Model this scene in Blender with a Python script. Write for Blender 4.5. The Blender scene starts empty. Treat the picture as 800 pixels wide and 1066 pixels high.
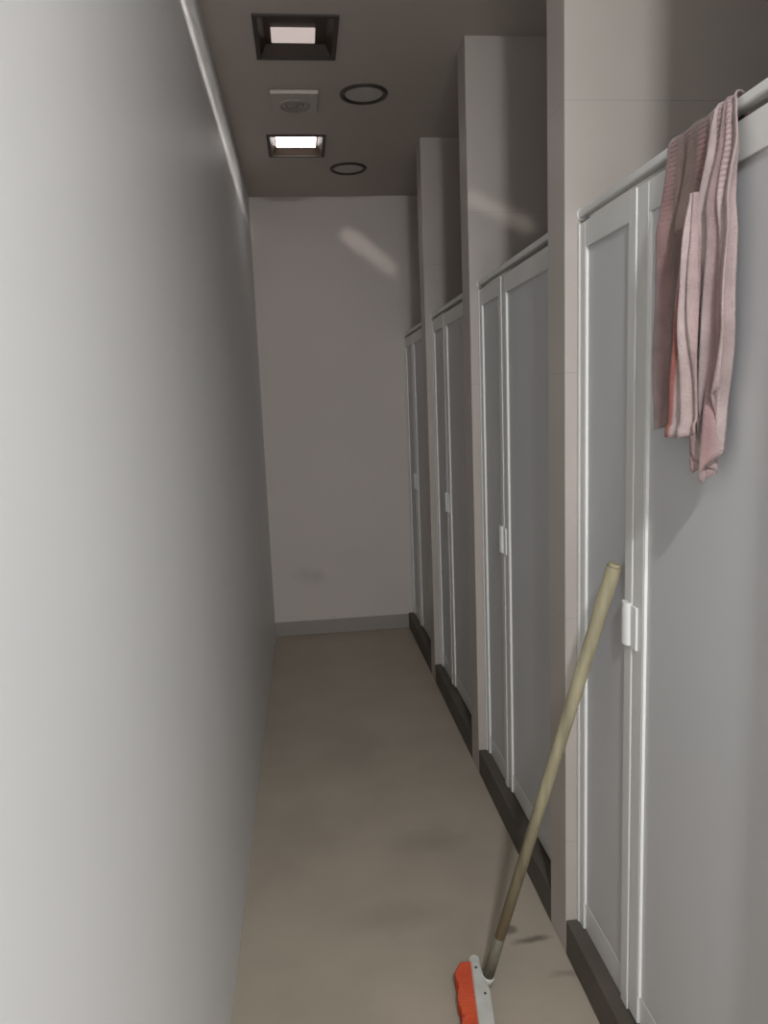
import bpy, bmesh, math, random
from mathutils import Vector, Matrix, noise

S = bpy.context.scene
COL = S.collection
random.seed(7)

# ------------------------------------------------------------------ camera
F_PX = 761.645
cam_d = bpy.data.cameras.new('camera')
cam_d.sensor_fit = 'HORIZONTAL'
cam_d.sensor_width = 36.0
cam_d.lens = 36.0 * F_PX / 800.0
cam_d.clip_start = 0.02
cam = bpy.data.objects.new('camera', cam_d)
COL.objects.link(cam)
RT = Vector((0.9932717, -0.10928012, -0.03833005))
UP = Vector((0.05388139, 0.14311513, 0.98823826))
FW = Vector((0.10250918, 0.98365437, -0.14804037))
cam.matrix_world = Matrix(((RT.x, UP.x, -FW.x, 0), (RT.y, UP.y, -FW.y, 0),
                           (RT.z, UP.z, -FW.z, 1.5), (0, 0, 0, 1)))
S.camera = cam

# ------------------------------------------------------------------ light and exposure
vs = S.view_settings
vs.view_transform = 'Standard'
vs.look = 'None'
vs.gamma = 1.0
vs.use_curve_mapping = False
vs.exposure = -0.46

W = bpy.data.worlds.new('world')
S.world = W
W.use_nodes = True
W.node_tree.nodes['Background'].inputs[0].default_value = (0.9, 0.95, 1.0, 1)
W.node_tree.nodes['Background'].inputs[1].default_value = 0.15


def area(name, loc, aim, sx, sy, watts, col, spread=180):
    d = bpy.data.lights.new(name, 'AREA')
    d.shape = 'RECTANGLE'
    d.size, d.size_y = sx, sy
    d.energy = watts
    d.color = col
    d.spread = math.radians(spread)
    o = bpy.data.objects.new(name, d)
    o.location = loc
    o.rotation_euler = (Vector(aim) - Vector(loc)).to_track_quat('-Z', 'Y').to_euler()
    COL.objects.link(o)
    return o


# daylight through the doorway at the entrance end, behind the camera
area('doorway_daylight', (0.2, -2.55, 1.25), (0.15, 3.0, 0.75), 0.8, 1.7, 20.0, (0.97, 0.98, 1.0))
# soft light added at the right, behind the camera, to brighten the left wall
area('side_fill', (0.74, -0.35, 1.10), (-0.258, 2.0, 1.05), 0.85, 1.9, 12.5, (0.95, 0.975, 1.0))
# key light added just under the ceiling behind the camera, no skylight built
area('ceiling_key', (0.22, -0.75, 2.74), (0.25, 0.0, 1.0), 0.14, 0.06, 62.0, (0.95, 0.98, 1.0))

# narrow beams added to throw thin streaks high on the walls, no source modelled
def streak(name, c, d, along, ln, th, watts):
    o = area(name, c, Vector(c) + Vector(d), ln, th, watts, (1.0, 0.93, 0.88), spread=1.7)
    z = -Vector(d).normalized()
    x = (Vector(along) - Vector(along).dot(z) * z).normalized()
    y = z.cross(x)
    o.matrix_world = Matrix(((x.x, y.x, z.x, c[0]), (x.y, y.y, z.y, c[1]), (x.z, y.z, z.z, c[2]), (0, 0, 0, 1)))
    return o


streak('beam_left', (-0.08, -0.05, 2.585), (-0.06, 1, -0.007), (1, 0, 0), 0.14, 0.028, 0.30)
streak('beam_back', (0.46, -0.05, 2.432), (0, 1, 0), (1, 0, -0.77), 0.38, 0.035, 0.024)
streak('beam_pillar', (-0.075, 0.0, 2.17), (0.3, 1, 0), (1, 0, -0.45), 0.28, 0.035, 0.010)
streak('beam_left_upper', (-0.08, -0.05, 2.66), (-0.06, 1, -0.007), (1, 0, 0), 0.12, 0.12, 0.17)

# ------------------------------------------------------------------ materials


def mat(name, col, rough=0.6, metal=0.0, var=0.0, scale=4.0, bump=0.0, bscale=60.0, col2=None, spec=0.5,
        emit=None, estr=0.0):
    m = bpy.data.materials.new(name)
    m.use_nodes = True
    nt = m.node_tree
    b = nt.nodes['Principled BSDF']
    b.inputs['Roughness'].default_value = rough
    b.inputs['Metallic'].default_value = metal
    b.inputs['Specular IOR Level'].default_value = spec
    b.inputs['Base Color'].default_value = (*col, 1)
    tc = nt.nodes.new('ShaderNodeTexCoord')
    if var > 0 or col2:
        n = nt.nodes.new('ShaderNodeTexNoise')
        n.inputs['Scale'].default_value = scale
        n.inputs['Detail'].default_value = 6
        nt.links.new(tc.outputs['Object'], n.inputs['Vector'])
        r = nt.nodes.new('ShaderNodeValToRGB')
        c2 = col2 or tuple(c * (1 - var) for c in col)
        r.color_ramp.elements[0].position = 0.35
        r.color_ramp.elements[1].position = 0.65
        r.color_ramp.elements[0].color = (*c2, 1)
        r.color_ramp.elements[1].color = (*col, 1)
        nt.links.new(n.outputs['Fac'], r.inputs[0])
        nt.links.new(r.outputs[0], b.inputs['Base Color'])
    if bump > 0:
        n2 = nt.nodes.new('ShaderNodeTexNoise')
        n2.inputs['Scale'].default_value = bscale
        n2.inputs['Detail'].default_value = 4
        nt.links.new(tc.outputs['Object'], n2.inputs['Vector'])
        bp = nt.nodes.new('ShaderNodeBump')
        bp.inputs['Strength'].default_value = bump
        bp.inputs['Distance'].default_value = 0.01
        nt.links.new(n2.outputs['Fac'], bp.inputs['Height'])
        nt.links.new(bp.outputs[0], b.inputs['Normal'])
    if emit:
        b.inputs['Emission Color'].default_value = (*emit, 1)
        b.inputs['Emission Strength'].default_value = estr
    return m


def add_spots(m, spots, col):
    """dirt marks: each spot = centre, radii, strength; broken up by noise"""
    nt = m.node_tree
    b = nt.nodes['Principled BSDF']
    src = b.inputs['Base Color'].links[0].from_socket
    tc = nt.nodes.new('ShaderNodeTexCoord')
    nz = nt.nodes.new('ShaderNodeTexNoise')
    nz.inputs['Scale'].default_value = 14
    nz.inputs['Detail'].default_value = 5
    nt.links.new(tc.outputs['Object'], nz.inputs['Vector'])
    wob = nt.nodes.new('ShaderNodeVectorMath')
    wob.operation = 'MULTIPLY_ADD'
    nt.links.new(nz.outputs['Color'], wob.inputs[0])
    wob.inputs[1].default_value = (0.07, 0.07, 0.07)
    nt.links.new(tc.outputs['Object'], wob.inputs[2])
    for c, rad, st in spots:
        mp = nt.nodes.new('ShaderNodeMapping')
        mp.vector_type = 'POINT'
        mp.inputs['Scale'].default_value = tuple(1 / r for r in rad)
        mp.inputs['Location'].default_value = tuple(-(p + 0.035) / r for p, r in zip(c, rad))
        nt.links.new(wob.outputs[0], mp.inputs['Vector'])
        ln = nt.nodes.new('ShaderNodeVectorMath')
        ln.operation = 'LENGTH'
        nt.links.new(mp.outputs[0], ln.inputs[0])
        mr = nt.nodes.new('ShaderNodeMapRange')
        mr.inputs['From Min'].default_value = 1.0
        mr.inputs['From Max'].default_value = 0.3
        mr.inputs['To Max'].default_value = st
        nt.links.new(ln.outputs['Value'], mr.inputs['Value'])
        mx = nt.nodes.new('ShaderNodeMixRGB')
        mx.inputs[2].default_value = (*col, 1)
        nt.links.new(mr.outputs[0], mx.inputs[0])
        nt.links.new(src, mx.inputs[1])
        src = mx.outputs[0]
    nt.links.new(src, b.inputs['Base Color'])


M = {}
M['paint'] = mat('left_wall_paint', (0.76, 0.76, 0.76), 0.5, var=0.03, scale=2.0, bump=0.02, bscale=40, spec=0.4)
M['paint_back'] = mat('back_wall_paint', (0.68, 0.615, 0.57), 0.6, var=0.03, scale=2.0, spec=0.3)
M['paint_rear'] = mat('rear_wall_paint', (0.62, 0.61, 0.59), 0.6, var=0.03)
M['ceiling'] = mat('ceiling_paint', (0.57, 0.515, 0.465), 0.8, var=0.03, scale=2.0, spec=0.2)
M['floor'] = mat('floor_screed', (0.43, 0.37, 0.295), 0.42, col2=(0.385, 0.33, 0.265), scale=3.5, spec=0.4)
M['curb'] = mat('curb_stone', (0.10, 0.085, 0.068), 0.55, col2=(0.08, 0.068, 0.055), scale=9, spec=0.35)
M['skirting'] = mat('skirting_tile', (0.36, 0.325, 0.285), 0.5, var=0.08, scale=5)
M['lit_bead'] = mat('glossy_lit_bead', (0.88, 0.88, 0.86), 0.2, spec=0.6)  # paler than the frame white, daylight on the reveals put into the colour
M['white'] = mat('white_aluminium', (0.69, 0.685, 0.665), 0.35, spec=0.5)
M['panel'] = mat('blue_grey_laminate', (0.575, 0.572, 0.578), 0.45, var=0.02, scale=2, spec=0.45)
M['plastic'] = mat('white_plastic', (0.80, 0.80, 0.79), 0.35, spec=0.5)
M['dark'] = mat('dark_gap', (0.03, 0.03, 0.03), 0.7)
M['black_trim'] = mat('dark_bronze_trim', (0.045, 0.036, 0.03), 0.45, spec=0.4)
M['housing'] = mat('smoked_reflector', (0.055, 0.038, 0.030), 0.4, metal=0.0, spec=0.25)
M['lamp_dim'] = mat('lamp_diffuser_dim', (0.8, 0.75, 0.72), 0.5, emit=(1.0, 0.83, 0.78), estr=0.62)
M['lamp_bright'] = mat('lamp_diffuser_bright', (0.9, 0.88, 0.85), 0.5, emit=(1.0, 0.94, 0.90), estr=9.0)
M['ring'] = mat('dark_ring_trim', (0.05, 0.042, 0.036), 0.4)
M['disc'] = mat('frosted_lens', (0.55, 0.52, 0.48), 0.5)
M['vent'] = mat('vent_plastic', (0.58, 0.53, 0.475), 0.55)
M['vent_dark'] = mat('vent_grille', (0.36, 0.32, 0.28), 0.6)
M['orange'] = mat('orange_bristle', (0.66, 0.10, 0.036), 0.6, col2=(0.54, 0.078, 0.03), scale=12, spec=0.3)
M['broom_white'] = mat('worn_white_plastic', (0.62, 0.62, 0.58), 0.45, col2=(0.50, 0.49, 0.44), scale=18)
M['collar'] = mat('grey_dirty_plastic', (0.15, 0.135, 0.095), 0.6, var=0.2, scale=20)
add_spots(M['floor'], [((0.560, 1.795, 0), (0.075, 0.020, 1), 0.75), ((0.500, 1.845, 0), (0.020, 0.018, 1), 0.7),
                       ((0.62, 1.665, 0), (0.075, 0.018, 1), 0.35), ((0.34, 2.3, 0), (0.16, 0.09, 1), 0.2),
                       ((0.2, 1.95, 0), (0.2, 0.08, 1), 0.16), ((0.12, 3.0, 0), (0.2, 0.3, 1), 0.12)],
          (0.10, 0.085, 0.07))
add_spots(M['paint_back'], [((-0.02, 4.712, 0.40), (0.13, 9, 0.075), 0.22), ((0.04, 4.712, 0.37), (0.05, 9, 0.05), 0.18),
                            ((0.27, 4.712, 0.5), (0.16, 9, 0.08), 0.06)], (0.36, 0.31, 0.28))


def tile_mat():
    m = mat('partition_tile', (0.485, 0.435, 0.395), 0.38, col2=(0.45, 0.405, 0.365), scale=3, spec=0.45)
    nt = m.node_tree
    b = nt.nodes['Principled BSDF']
    src = b.inputs['Base Color'].links[0].from_socket
    tc = nt.nodes.new('ShaderNodeTexCoord')
    sp = nt.nodes.new('ShaderNodeSeparateXYZ')
    nt.links.new(tc.outputs['Object'], sp.inputs[0])
    # horizontal joints every 0.612 m
    a = nt.nodes.new('ShaderNodeMath'); a.operation = 'MULTIPLY_ADD'
    a.inputs[1].default_value = 1 / 0.612
    a.inputs[2].default_value = -(1.5535 / 0.612) % 1 + 0.5
    nt.links.new(sp.outputs['Z'], a.inputs[0])
    fr = nt.nodes.new('ShaderNodeMath'); fr.operation = 'FRACT'
    nt.links.new(a.outputs[0], fr.inputs[0])
    cm = nt.nodes.new('ShaderNodeMath'); cm.operation = 'COMPARE'
    cm.inputs[1].default_value = 0.5
    cm.inputs[2].default_value = 0.0025
    nt.links.new(fr.outputs[0], cm.inputs[0])
    mx = nt.nodes.new('ShaderNodeMixRGB')
    mx.inputs[2].default_value = (0.39, 0.365, 0.335, 1)
    nt.links.new(cm.outputs[0], mx.inputs[0])
    nt.links.new(src, mx.inputs[1])
    nt.links.new(mx.outputs[0], b.inputs['Base Color'])
    return m


M['tile'] = tile_mat()


def wood_mat():
    m = mat('broom_wood', (0.36, 0.30, 0.16), 0.6, spec=0.3)
    nt = m.node_tree
    b = nt.nodes['Principled BSDF']
    tc = nt.nodes.new('ShaderNodeTexCoord')
    mp = nt.nodes.new('ShaderNodeMapping')
    mp.inputs['Scale'].default_value = (40, 40, 3)
    n = nt.nodes.new('ShaderNodeTexNoise'); n.inputs['Scale'].default_value = 1.0
    nt.links.new(tc.outputs['Object'], mp.inputs[0]); nt.links.new(mp.outputs[0], n.inputs['Vector'])
    r = nt.nodes.new('ShaderNodeValToRGB')
    r.color_ramp.elements[0].position = 0.3; r.color_ramp.elements[0].color = (0.20, 0.172, 0.108, 1)
    r.color_ramp.elements[1].position = 0.7; r.color_ramp.elements[1].color = (0.35, 0.31, 0.20, 1)
    nt.links.new(n.outputs['Fac'], r.inputs[0])
    # darker brown on the lower third of the stick
    sp = nt.nodes.new('ShaderNodeSeparateXYZ'); nt.links.new(tc.outputs['Object'], sp.inputs[0])
    mr = nt.nodes.new('ShaderNodeMapRange')
    mr.inputs['From Min'].default_value = 0.40; mr.inputs['From Max'].default_value = 0.22
    mr.inputs['To Max'].default_value = 0.75
    nt.links.new(sp.outputs['Z'], mr.inputs['Value'])
    mx = nt.nodes.new('ShaderNodeMixRGB'); mx.inputs[2].default_value = (0.20, 0.15, 0.09, 1)
    nt.links.new(mr.outputs[0], mx.inputs[0]); nt.links.new(r.outputs[0], mx.inputs[1])
    nt.links.new(mx.outputs[0], b.inputs['Base Color'])
    return m


M['wood'] = wood_mat()


def towel_mat():
    m = bpy.data.materials.new('striped_towel')
    m.use_nodes = True
    nt = m.node_tree
    b = nt.nodes['Principled BSDF']
    b.inputs['Roughness'].default_value = 0.95
    b.inputs['Specular IOR Level'].default_value = 0.1
    b.inputs['Sheen Weight'].default_value = 0.15
    uv = nt.nodes.new('ShaderNodeUVMap'); uv.uv_map = 'cloth'
    sp = nt.nodes.new('ShaderNodeSeparateXYZ'); nt.links.new(uv.outputs[0], sp.inputs[0])
    r = nt.nodes.new('ShaderNodeValToRGB')       # woven stripes across the width (u 0..1)
    r.color_ramp.interpolation = 'LINEAR'
    pink = (0.47, 0.355, 0.34); rose = (0.36, 0.225, 0.22); sand = (0.28, 0.20, 0.17); red = (0.34, 0.125, 0.105)
    pale = (0.55, 0.445, 0.43)
    st = [(0.0, pale), (0.03, rose), (0.07, sand), (0.20, (0.22, 0.15, 0.13)), (0.30, sand), (0.325, pale), (0.34, red),
          (0.368, red), (0.376, pale), (0.48, pink), (0.52, rose), (0.56, pale), (0.66, pink), (0.70, rose), (0.73, pale), (0.80, rose),
          (0.84, pale), (0.91, pink), (0.94, rose), (0.96, pale), (1.0, pink)]
    cr = r.color_ramp
    while len(cr.elements) < len(st):
        cr.elements.new(0.5)
    for e, (p, c) in zip(cr.elements, st):
        e.position = p; e.color = (*c, 1)
    nt.links.new(sp.outputs['X'], r.inputs[0])
    # ladder-like woven ribs near the hem that lies over the rail
    n = nt.nodes.new('ShaderNodeTexNoise'); n.inputs['Scale'].default_value = 330
    n.inputs['Detail'].default_value = 3
    tc = nt.nodes.new('ShaderNodeTexCoord'); nt.links.new(tc.outputs['Object'], n.inputs['Vector'])
    wv = nt.nodes.new('ShaderNodeTexWave'); wv.bands_direction = 'Y'
    wv.inputs['Scale'].default_value = 26; wv.inputs['Distortion'].default_value = 1.5
    nt.links.new(uv.outputs[0], wv.inputs['Vector'])
    gate = nt.nodes.new('ShaderNodeMapRange')
    gate.inputs['From Min'].default_value = 0.50; gate.inputs['From Max'].default_value = 0.58
    gate.inputs['To Max'].default_value = 0.6
    nt.links.new(sp.outputs['Y'], gate.inputs['Value'])
    mg = nt.nodes.new('ShaderNodeMath'); mg.operation = 'MULTIPLY'
    wu = nt.nodes.new('ShaderNodeTexWave'); wu.bands_direction = 'X'
    wu.inputs['Scale'].default_value = 3.2; wu.inputs['Distortion'].default_value = 0.6
    nt.links.new(uv.outputs[0], wu.inputs['Vector'])
    gu = nt.nodes.new('ShaderNodeMapRange')
    gu.inputs['From Min'].default_value = 0.45; gu.inputs['From Max'].default_value = 0.75
    nt.links.new(wu.outputs['Fac'], gu.inputs['Value'])
    m0 = nt.nodes.new('ShaderNodeMath'); m0.operation = 'MULTIPLY'
    nt.links.new(wv.outputs['Fac'], m0.inputs[0]); nt.links.new(gu.outputs[0], m0.inputs[1])
    nt.links.new(m0.outputs[0], mg.inputs[0]); nt.links.new(gate.outputs[0], mg.inputs[1])
    mx = nt.nodes.new('ShaderNodeMixRGB'); mx.inputs[2].default_value = (0.33, 0.17, 0.175, 1)
    nt.links.new(mg.outputs[0], mx.inputs[0]); nt.links.new(r.outputs[0], mx.inputs[1])
    n2 = nt.nodes.new('ShaderNodeTexNoise'); n2.inputs['Scale'].default_value = 22
    nt.links.new(tc.outputs['Object'], n2.inputs['Vector'])
    mul = nt.nodes.new('ShaderNodeMixRGB'); mul.blend_type = 'MULTIPLY'; mul.inputs[0].default_value = 0.5
    nt.links.new(mx.outputs[0], mul.inputs[1]); nt.links.new(n2.outputs['Fac'], mul.inputs[2])
    nt.links.new(mul.outputs[0], b.inputs['Base Color'])
    ad = nt.nodes.new('ShaderNodeMath'); ad.operation = 'ADD'
    nt.links.new(n.outputs['Fac'], ad.inputs[0]); nt.links.new(mg.outputs[0], ad.inputs[1])
    bp = nt.nodes.new('ShaderNodeBump'); bp.inputs['Strength'].default_value = 0.55
    bp.inputs['Distance'].default_value = 0.004
    nt.links.new(ad.outputs[0], bp.inputs['Height']); nt.links.new(bp.outputs[0], b.inputs['Normal'])
    return m


M['towel'] = towel_mat()

# ------------------------------------------------------------------ mesh helpers


def obj(name, bm, m, parent=None, smooth=False):
    me = bpy.data.meshes.new(name)
    bmesh.ops.recalc_face_normals(bm, faces=bm.faces)
    bm.to_mesh(me); bm.free()
    me.materials.append(m)
    if smooth:
        for p in me.polygons:
            p.use_smooth = True
    o = bpy.data.objects.new(name, me)
    COL.objects.link(o)
    if parent:
        o.parent = parent
    return o


def struct(name, bm, m):
    o = obj(name, bm, m)
    o['kind'] = 'structure'
    return o


def thing(name, label, cat, loc=(0, 0, 0), group=None):
    o = bpy.data.objects.new(name, None)
    o.empty_display_size = 0.05
    COL.objects.link(o)
    o.location = loc
    o['label'] = label; o['category'] = cat
    if group:
        o['group'] = group
    return o


def box(bm, x0, x1, y0, y1, z0, z1, bev=0.0, seg=2):
    r = bmesh.ops.create_cube(bm, size=1.0)
    vs_ = r['verts']
    for v in vs_:
        v.co = Vector(((x0 + x1) / 2 + v.co.x * (x1 - x0), (y0 + y1) / 2 + v.co.y * (y1 - y0),
                       (z0 + z1) / 2 + v.co.z * (z1 - z0)))
    if bev > 0:
        es = list({e for v in vs_ for e in v.link_edges})
        bmesh.ops.bevel(bm, geom=es, offset=bev, segments=seg, affect='EDGES', profile=0.5)
    return bm


def bx(*a, **k):
    return box(bmesh.new(), *a, **k)


def tube(bm, p, q, r0, r1=None, n=24, caps=True):
    r1 = r0 if r1 is None else r1
    p, q = Vector(p), Vector(q)
    d = (q - p).normalized()
    a = d.orthogonal().normalized(); b = d.cross(a)
    ra = [bm.verts.new(p + (a * math.cos(t) + b * math.sin(t)) * r0) for t in (2 * math.pi * i / n for i in range(n))]
    rb = [bm.verts.new(q + (a * math.cos(t) + b * math.sin(t)) * r1) for t in (2 * math.pi * i / n for i in range(n))]
    for i in range(n):
        bm.faces.new((ra[i], ra[(i + 1) % n], rb[(i + 1) % n], rb[i]))
    if caps:
        bm.faces.new(ra[::-1]); bm.faces.new(rb)
    return bm


def lathe(bm, prof, c, n=64):
    """profile (r,z) turned round the vertical through c"""
    rings = []
    for r, z in prof:
        rings.append([bm.verts.new((c[0] + r * math.cos(2 * math.pi * i / n), c[1] + r * math.sin(2 * math.pi * i / n), c[2] + z))
                      for i in range(n)])
    for A, B in zip(rings, rings[1:]):
        for i in range(n):
            bm.faces.new((A[i], A[(i + 1) % n], B[(i + 1) % n], B[i]))
    return rings


# ------------------------------------------------------------------ the room
XL, XR, YB, H = -0.258, 0.6306, 4.712, 2.7576
Y0 = -2.5                      # entrance end, behind the camera
XS = 1.95                      # far side of the cubicles
KC = 0.1014                    # curb height
T = 0.12
PY = [0.745, 1.730, 2.722, 3.713]     # near faces of the tiled partitions
PF = [y + 0.122 for y in PY]          # far faces

struct('floor', bx(XL - T, XS + T, Y0 - 1.0, YB + T, -0.12, 0.0), M['floor'])
struct('wall_left', bx(XL - T, XL, Y0 - T, YB + T, 0.0, H + 0.14), M['paint'])
struct('wall_back', bx(XL, XS, YB, YB + T, 0.0, H), M['paint_back'])
struct('wall_right', bx(XS, XS + T, PY[0], YB + T, 0.0, H), M['tile'])

# ceiling with the openings of the two square lamps
LAMPS = [(-0.094, 0.184, 2.604, 2.908), (-0.098, 0.174, 3.680, 3.976)]
bm = bmesh.new()
xs = [XL, LAMPS[1][0], LAMPS[0][0], LAMPS[1][1], LAMPS[0][1], XS + T]
HT = H + 0.14
ycur = Y0 - T
for (a, b, c, d) in LAMPS:
    box(bm, XL, XS + T, ycur, c, H, HT)
    box(bm, XL, a, c, d, H, HT)
    box(bm, b, XS + T, c, d, H, HT)
    ycur = d
box(bm, XL, XS + T, ycur, YB + T, H, HT)
struct('ceiling', bm, M['ceiling'])

# entrance end: doorway and the high window over it (both behind the camera)
bm = bmesh.new()
box(bm, XL, -0.2, Y0 - T, Y0, 0, H)
box(bm, 0.6, XS + T, Y0 - T, Y0, 0, H)
box(bm, -0.2, 0.6, Y0 - T, Y0, 2.05, 2.33)
box(bm, -0.2, 0.6, Y0 - T, Y0, 2.67, H)
struct('wall_front', bm, M['paint_rear'])
bm = bmesh.new()  # unseen side wall, with an opening cut for the added side light
box(bm, XR, XR + T, Y0, -0.82, 0, H)
box(bm, XR, XR + T, 0.22, PY[0], 0, H)
box(bm, XR, XR + T, -0.82, 0.22, 2.08, H)
struct('wall_entrance', bm, M['tile'])

for i, y in enumerate(PY):
    o = struct('wall_partition', bx(XR, XS, y, PF[i], 0.0, H, bev=0.002, seg=1), M['tile'])

BAYS = [(PF[0], PY[1]), (PF[1], PY[2]), (PF[2], PY[3]), (PF[3], YB)]    # near y, far y
for i, (a, b) in enumerate(BAYS):
    struct('trim_%d' % (i + 1), bx(XR, 0.80, a, b, 0.0, KC, bev=0.003), M['curb'])

struct('baseboard_back', bx(XL, XR, YB - 0.010, YB, 0.0, 0.094, bev=0.002), M['skirting'])

# ------------------------------------------------------------------ cubicle fronts
ZT = 1.893      # top of the door frames
FX = 0.664      # front of the fixed frame
LX = 0.6665      # front of the door leaf, set a little behind it
FB = 0.704
ORD = ['nearest', 'second', 'third', 'farthest']
frame_labels = [
    'narrow fixed cubicle panel beside the nearest door, with the broom stick leaning on it',
    'narrow fixed cubicle panel beside the second door, just past the nearest tiled pillar',
    'narrow fixed cubicle panel beside the third door along the corridor',
    'narrow fixed cubicle panel beside the farthest door, next to the end wall']
door_labels = [
    'nearest cubicle door, blue-grey with white frame, under the pink towel',
    'second cubicle door from the camera, grey in white frame, partly behind the stick',
    'third cubicle door from the camera, grey in white frame',
    'farthest cubicle door, thin sliver beside the end wall']

for i, (a, b) in enumerate(BAYS):
    # fixed front: wall channel, narrow panel, two stiles, rails and the round header rail over the whole bay
    t = thing('cubicle_frame', frame_labels[i], 'cubicle panel', (0.68, b - 0.15, KC), 'fixed panels beside the cubicle doors')
    off = Vector(t.location)

    def part(name, bmx, m, parent, smooth=False, off=off):
        bmesh.ops.translate(bmx, verts=bmx.verts, vec=-off)
        return obj(name, bmx, m, parent, smooth)
    gy = b - 0.302                      # the gap between fixed front and door
    part('wall_channel', bx(0.6605, FB, b - 0.012, b, KC, ZT, bev=0.0015), M['white'], t)
    bm = bmesh.new()
    box(bm, FX, FB, b - 0.040, b - 0.012, KC, ZT, bev=0.002)
    part('stile', bm, M['white'], t)
    part('stile', bx(FX, FB, gy, gy + 0.034, KC, ZT, bev=0.002), M['white'], t)
    part('top_rail', bx(FX + 0.0006, FB, gy + 0.034, b - 0.040, 1.835, ZT, bev=0.001), M['white'], t)
    part('bottom_rail', bx(0.6702, FB, gy + 0.034, b - 0.040, KC, 0.176, bev=0.001), M['white'], t)
    part('lit_bead', bx(FX + 0.0008, 0.671, b - 0.0445, b - 0.040, 0.176, 1.835), M['lit_bead'], t)
    part('panel', bx(0.671, 0.690, gy + 0.030, b - 0.036, 0.17, 1.84), M['panel'], t)
    hb = bmesh.new()
    box(hb, 0.6615, 0.684, a, b, 1.907, 1.9245, bev=0.004, seg=3)
    part('header_rail', hb, M['white'], t)
    fl = bmesh.new()
    tube(fl, (0.672, b - 0.005, 1.915), (0.672, b, 1.915), 0.014, n=24)
    part('rail_flange', fl, M['white'], t)
    kp = bmesh.new()                     # white keeper, a round-fronted block on the stile
    for k in range(2):
        z = (0.970, 1.062)[k]
        ring = [kp.verts.new((FX - 0.011 * math.sin(math.pi * j / 10) ** 0.45, gy + 0.036 * (1 - j / 10) - 0.001, z)) for j in range(11)]
        if k == 0:
            r0 = ring
        else:
            for j in range(10):
                kp.faces.new((r0[j], r0[j + 1], ring[j + 1], ring[j]))
            kp.faces.new(r0); kp.faces.new(ring)
            kp.faces.new((r0[0], r0[10], ring[10], ring[0]))
    part('latch_keeper', kp, M['plastic'], t)

    # the door leaf
    d = thing('cubicle_door', door_labels[i], 'door', (0.685, (a + gy) / 2, KC), 'cubicle doors along the right side')
    off = Vector(d.location)

    def dpart(name, bmx, m, parent, smooth=False, off=off):
        bmesh.ops.translate(bmx, verts=bmx.verts, vec=-off)
        return obj(name, bmx, m, parent, smooth)
    z0 = KC + 0.006
    g1 = gy - 0.003
    h0 = a + 0.006
    dpart('stile', bx(LX, FB, g1 - 0.044, g1, z0, ZT, bev=0.002), M['white'], d)
    dpart('stile', bx(LX, FB, h0, h0 + 0.062, z0, ZT, bev=0.002), M['white'], d)
    dpart('top_rail', bx(LX + 0.0006, FB, h0 + 0.062, g1 - 0.044, 1.835, ZT, bev=0.001), M['white'], d)
    dpart('bottom_rail', bx(0.6727, FB, h0 + 0.062, g1 - 0.044, z0, 0.176, bev=0.001), M['white'], d)
    dpart('lit_bead', bx(LX + 0.0008, 0.6735, g1 - 0.0485, g1 - 0.044, 0.176, 1.835), M['lit_bead'], d)
    dpart('panel', bx(0.6735, 0.694, h0 + 0.058, g1 - 0.040, 0.17, 1.84), M['panel'], d)
    dpart('latch', bx(LX - 0.005, LX, g1 - 0.024, g1, 0.966, 1.060, bev=0.002, seg=3), M['plastic'], d)
    for z in (0.35, 1.65):
        hg = bmesh.new()
        tube(hg, (LX - 0.006, a + 0.005, z), (LX - 0.006, a + 0.005, z + 0.09), 0.005, n=14)
        dpart('hinge', hg, M['white'], d)

# ------------------------------------------------------------------ ceiling lamps, rings and vent
for k, (x0, x1, y0, y1) in enumerate(LAMPS):
    t = thing('ceiling_light', ['nearer square recessed ceiling light with a dim pinkish panel',
                                'far square recessed ceiling light with a bright white panel'][k],
              'ceiling light', ((x0 + x1) / 2, (y0 + y1) / 2, H), 'square recessed ceiling lights')
    off = Vector(t.location)

    def lp(name, bmx, m, smooth=False, off=off, t=t):
        bmesh.ops.translate(bmx, verts=bmx.verts, vec=-off)
        return obj(name, bmx, m, t, smooth)
    w = 0.012
    bm = bmesh.new()                     # flat square rim under the ceiling
    zr = H - 0.006
    box(bm, x0 - 0.004, x1 + 0.004, y0 - 0.004, y0 + w, zr, H, bev=0.0015)
    box(bm, x0 - 0.004, x1 + 0.004, y1 - w, y1 + 0.004, zr, H, bev=0.0015)
    box(bm, x0 - 0.004, x0 + w, y0 + w, y1 - w, zr, H, bev=0.0015)
    box(bm, x1 - w, x1 + 0.004, y0 + w, y1 - w, zr, H, bev=0.0015)
    lp('rim', bm, M['black_trim'])
    bm = bmesh.new()                     # sloping reflector: open box that narrows upward
    e = 0.012; top = H + 0.034
    lo = [bm.verts.new(c) for c in ((x0 + e, y0 + e, H), (x1 - e, y0 + e, H), (x1 - e, y1 - e, H), (x0 + e, y1 - e, H))]
    s = 0.032
    hi = [bm.verts.new(c) for c in ((x0 + s, y0 + s, top), (x1 - s, y0 + s, top), (x1 - s, y1 - s, top), (x0 + s, y1 - s, top))]
    for j in range(4):
        bm.faces.new((lo[j], lo[(j + 1) % 4], hi[(j + 1) % 4], hi[j]))
    bm.faces.new(hi)
    o = lp('reflector', bm, M['housing'])
    sd = o.modifiers.new('shell', 'SOLIDIFY'); sd.thickness = 0.002; sd.offset = 0
    cx = (x0 + x1) / 2
    pz = H + 0.026
    if k == 0:
        px0, px1, py0, py1 = -0.041, 0.113, 2.752, 2.855
    else:
        px0, px1, py0, py1 = -0.061, 0.134, 3.780, 3.930
    lp('lamp_panel', bx(px0, px1, py0, py1, pz, pz + 0.006, bev=0.002), M['lamp_dim' if k == 0 else 'lamp_bright'])

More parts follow.
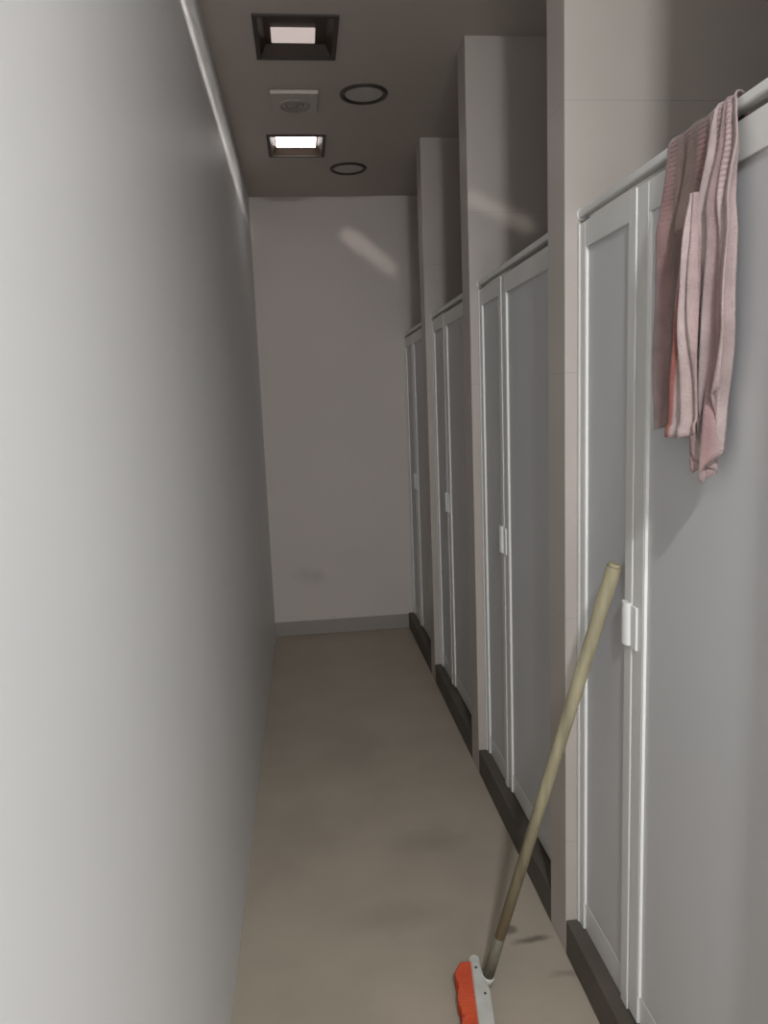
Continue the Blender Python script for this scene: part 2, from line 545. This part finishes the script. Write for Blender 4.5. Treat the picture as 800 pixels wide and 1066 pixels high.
for k, (cx, cy) in enumerate([(0.318, 3.216), (0.313, 4.178)]):
    t = thing('round_downlight', ['nearer round ceiling light, unlit, with a thin dark ring',
                                  'farther round ceiling light, unlit, with a thin dark ring'][k],
              'ceiling light', (cx, cy, H), 'round unlit ceiling lights')
    bm = bmesh.new()
    prof = [(0.078, 0.0), (0.080, -0.006), (0.088, -0.009), (0.098, -0.006), (0.100, 0.0)]
    lathe(bm, prof, (0, 0, 0))
    obj('ring', bm, M['ring'], t, True)
    bm = bmesh.new()
    r_ = lathe(bm, [(0.079, -0.001), (0.05, -0.0025), (0.02, -0.003), (0.002, -0.003)], (0, 0, 0))
    bm.faces.new(r_[-1])
    obj('lens', bm, M['disc'], t, True)

t = thing('ceiling_vent', 'small square pale ceiling vent with a round grille between the two lit lamps', 'vent', (0.033, 3.29, H))
bm = bx(-0.098, 0.098, -0.12, 0.085, -0.018, 0.0, bev=0.006, seg=3)
obj('plate', bm, M['vent'], t)
bm = bmesh.new()
lathe(bm, [(0.052, -0.018), (0.055, -0.024), (0.062, -0.024), (0.066, -0.018)], (0, 0, 0))
lathe(bm, [(0.030, -0.018), (0.033, -0.023), (0.039, -0.023), (0.042, -0.018)], (0, 0, 0))
r_ = lathe(bm, [(0.020, -0.018), (0.018, -0.023), (0.002, -0.024)], (0, 0, 0))
bm.faces.new(r_[-1])
obj('grille', bm, M['vent_dark'], t, True)

# ------------------------------------------------------------------ towel over the rail of the nearest cubicle
bm = bmesh.new()
uvl = bm.loops.layers.uv.new('cloth')


def lerp(a, b, f):
    return a + (b - a) * f


def curve(pts, t):
    if t <= pts[0][0]:
        return pts[0][1]
    for (a, va), (b, vb) in zip(pts, pts[1:]):
        if t <= b:
            f = (t - a) / (b - a)
            f = f * f * (3 - 2 * f)
            return va + (vb - va) * f
    return pts[-1][1]


def sheet(ns, nv, fn, u0, u1):
    """one layer of the folded towel; fn(s, v) -> point; the layers share one mesh"""
    g = [[bm.verts.new(fn(i / ns, j / nv)) for i in range(ns + 1)] for j in range(nv + 1)]
    for j in range(nv):
        for i in range(ns):
            f = bm.faces.new((g[j][i], g[j][i + 1], g[j + 1][i + 1], g[j + 1][i]))
            for l, (a, c) in zip(f.loops, ((i, j), (i + 1, j), (i + 1, j + 1), (i, j + 1))):
                l[uvl].uv = (lerp(u0, u1, a / ns), c / nv)
    return g


RX, RZ = 0.673, 1.9135


def hang(yl, yr, zb, folds, amp, lift, ph, back=1.50):
    """yl, yr: functions of z; zb: function of s; folds hang from the rail and go over it"""
    def fn(s, v):
        zbot = zb(s)
        if v < 0.72:                              # front, from the hem up
            f = v / 0.72
            z = lerp(zbot, RZ, f)
            fall = max(0.0, min(1.0, (RZ - z) / 0.14))
            wob = math.sin(2 * math.pi * (folds * s + ph) + 0.6 * math.sin(z * 9 + ph))
            wob2 = math.sin(2 * math.pi * (folds * 2.3 * s + ph * 1.7) + 2.0 * math.sin(z * 6))
            y = lerp(yl(z), yr(z), s) + 0.007 * fall * math.cos(2 * math.pi * (folds * s + ph))
            k = 0.16 + 0.84 * fall
            nz = noise.noise(Vector((s * 4 + ph * 7, z * 7, ph))) * 0.006 * fall
            x = RX - 0.0175 - lift * (0.15 + 0.85 * fall) - amp * k * (0.5 + 0.5 * wob) - 0.22 * amp * k * wob2 + nz
            if z < 1.895:
                x = min(x, 0.660)
            else:
                x = min(x, RX - 0.0150)
            return Vector((x, y, z))
        yt = lerp(yl(RZ), yr(RZ), s) + 0.05 * s * min(1.0, (v - 0.72) / 0.10)
        ld = 0.001 + lift * 0.15 + amp * 0.16 * (0.5 + 0.5 * math.sin(2 * math.pi * (folds * s + ph)))
        if v < 0.82:
            th = math.pi * (v - 0.72) / 0.10
            rr = 0.0165 + ld
            return Vector((RX - rr * math.cos(th), yt, RZ + rr * math.sin(th)))
        f = (v - 0.82) / 0.18
        z = lerp(RZ, back, f)
        return Vector((max(0.712 if z < 1.9 else 0.0, RX + 0.0165 + ld + 0.010 * f), yt, z))
    return fn


# layer next to the door (brownish stripe), reaching across
sheet(64, 60, hang(lambda z: 1.283, lambda z: curve([(1.40, 1.150), (1.60, 1.125), (1.92, 1.120)], z),
                   lambda s: 1.432 + 0.006 * math.sin(9 * s) - 0.01 * s, 2.2, 0.016, 0.002, 0.15), 0.0, 0.36)
# near side of the towel: pale pink, tapering to the hanging tip
sheet(72, 64, hang(lambda z: curve([(1.36, 1.122), (1.50, 1.150), (1.92, 1.150)], z),
                   lambda z: curve([(1.36, 1.070), (1.46, 1.062), (1.60, 1.040), (1.72, 1.037), (1.84, 1.050), (1.92, 1.074)], z),
                   lambda s: curve([(0.0, 1.395), (0.25, 1.385), (0.55, 1.352), (0.72, 1.40), (1.0, 1.50)], s),
                   2.7, 0.026, 0.010, 0.62), 0.42, 1.0)
# fold lying in front of both, with the red stripe on its far edge


def flap(s, v):
    z = lerp(1.428 - 0.006 * math.sin(s * 3.1) + 0.006 * s, 1.80, v)
    yl = lerp(1.166, 1.131, v ** 0.8); yr = lerp(1.084, 1.120, v)
    bul = math.sin(math.pi * (0.30 + 0.60 * s))
    x = 0.634 - (0.016 + 0.020 * bul) * (1 - 0.45 * v ** 3) + 0.005 * noise.noise(Vector((s * 5, z * 9, 3)))
    x -= 0.004 * math.sin(2 * math.pi * (2.5 * s + 0.3 * math.sin(z * 12)))
    if v < 0.05:
        x -= 0.004                                 # rolled hem
    return Vector((x, lerp(yl, yr, s), z))


sheet(32, 50, flap, 0.325, 0.50)


def tail(s, v):                                   # loose corner under the fold
    z = lerp(1.368 + 0.05 * abs(s - 0.45), 1.52, v)
    y = lerp(lerp(1.140, 1.165, v), lerp(1.092, 1.10, v), s)
    x = 0.642 - 0.012 * math.sin(math.pi * s) - 0.005 * math.sin(9 * s + z * 40) - 0.006 * (1 - v)
    return Vector((x, y, z))


sheet(20, 20, tail, 0.56, 0.44)
tw = obj('towel', bm, M['towel'], None, True)
tw['label'] = 'pink striped towel hung over the top rail of the nearest cubicle'
tw['category'] = 'towel'
sd = tw.modifiers.new('thickness', 'SOLIDIFY'); sd.thickness = 0.003; sd.offset = 0.0

# ------------------------------------------------------------------ broom leaning on the cubicle front
base = Vector((0.385, 1.64, 0.0))
br = thing('broom', 'broom with orange bristles and a worn wooden stick leaning on the nearest cubicle', 'broom', base)


def bp_(name, bmx, m, smooth=False):
    bmesh.ops.translate(bmx, verts=bmx.verts, vec=-base)
    return obj(name, bmx, m, br, smooth)


foot = Vector((0.388, 1.640, 0.030))
topv = Vector((0.6470, 1.472, 1.140))
dirv = (topv - foot).normalized()
st = foot + dirv * 0.02
bm = bmesh.new()
tube(bm, st, topv - dirv * 0.008, 0.0128, 0.0160, n=28, caps=True)
tube(bm, topv - dirv * 0.008, topv, 0.0160, 0.0125, n=28, caps=True)
hd = obj('handle', bm, M['wood'], None, True)
# keep the stick's own frame upright so the grain runs along it
hd.data.transform(Matrix.Translation(-base)); hd.parent = br
for p in hd.data.polygons:
    p.use_smooth = len(p.vertices) == 4
bm = bmesh.new()
tube(bm, foot + dirv * 0.012, foot + dirv * 0.14, 0.0146, 0.0138, n=28)
bp_('grip_tape', bm, M['collar'], True)

# white head: narrow rounded block with the socket swelling out on its near half
bm = bmesh.new()


def turn(bm):
    for v in bm.verts:
        v.co.x += 0.13 * (v.co.y - 1.725) + 0.007
        v.co.y -= 0.025
    return bm


def prism(bm, outline, z0, z1, bev=0.004):
    lo = [bm.verts.new((x, y, z0)) for x, y in outline]
    hi = [bm.verts.new((x, y, z1)) for x, y in outline]
    n = len(outline)
    side = []
    for i in range(n):
        bm.faces.new((lo[i], lo[(i + 1) % n], hi[(i + 1) % n], hi[i]))
    bm.faces.new(lo[::-1]); tf = bm.faces.new(hi)
    bmesh.ops.bevel(bm, geom=list(tf.edges), offset=bev, segments=3, affect='EDGES')


out = [(0.349, 1.41), (0.3495, 1.725)]
for j in range(1, 8):
    a = math.pi * (1 - j / 8)
    out.append((0.3625 + 0.013 * math.cos(a), 1.725 + 0.014 * math.sin(a)))
out += [(0.3755, 1.725), (0.3755, 1.655), (0.380, 1.646), (0.388, 1.638), (0.392, 1.622), (0.391, 1.47), (0.386, 1.44), (0.378, 1.41)]
prism(bm, out, 0.010, 0.048, 0.005)
bp_('head_block', turn(bm), M['broom_white'])
bm = bmesh.new()
tube(bm, foot - dirv * 0.004, foot + dirv * 0.018, 0.0168, 0.0158, n=28)
bp_('handle_socket', bm, M['broom_white'], True)
for (x, y) in ((0.378, 1.605), (0.364, 1.69), (0.378, 1.50)):
    bm = bmesh.new()
    tube(bm, (x, y, 0.047), (x, y, 0.0492), 0.0032, n=12)
    bp_('screw', turn(bm), M['dark'])
# bristles: dense tufts fanning out of the side of the block
bm = bmesh.new()
for row in range(6):
    for k in range(100):
        y = 1.716 - k * 0.0030 + random.uniform(-0.0008, 0.0008)
        z = 0.013 + row * 0.0056
        ln_ = 0.042 + 0.003 * math.sin(k * 0.21) - (0.005 if 52 < k < 56 else 0) + random.uniform(-0.001, 0.001)
        ln_ -= 0.00006 * k
        if k < 9:
            ln_ -= (9 - k) * 0.0016
        p = Vector((0.352, y, z))
        q = p + Vector((-ln_, -0.006 - 0.005 * math.sin(k * 0.12) + random.uniform(-0.001, 0.001), (row - 2.0) * 0.002))
        q.z = max(q.z, 0.004)
        tube(bm, p, q, 0.0026, 0.0029, n=6)
bp_('bristles', turn(bm), M['orange'], False)
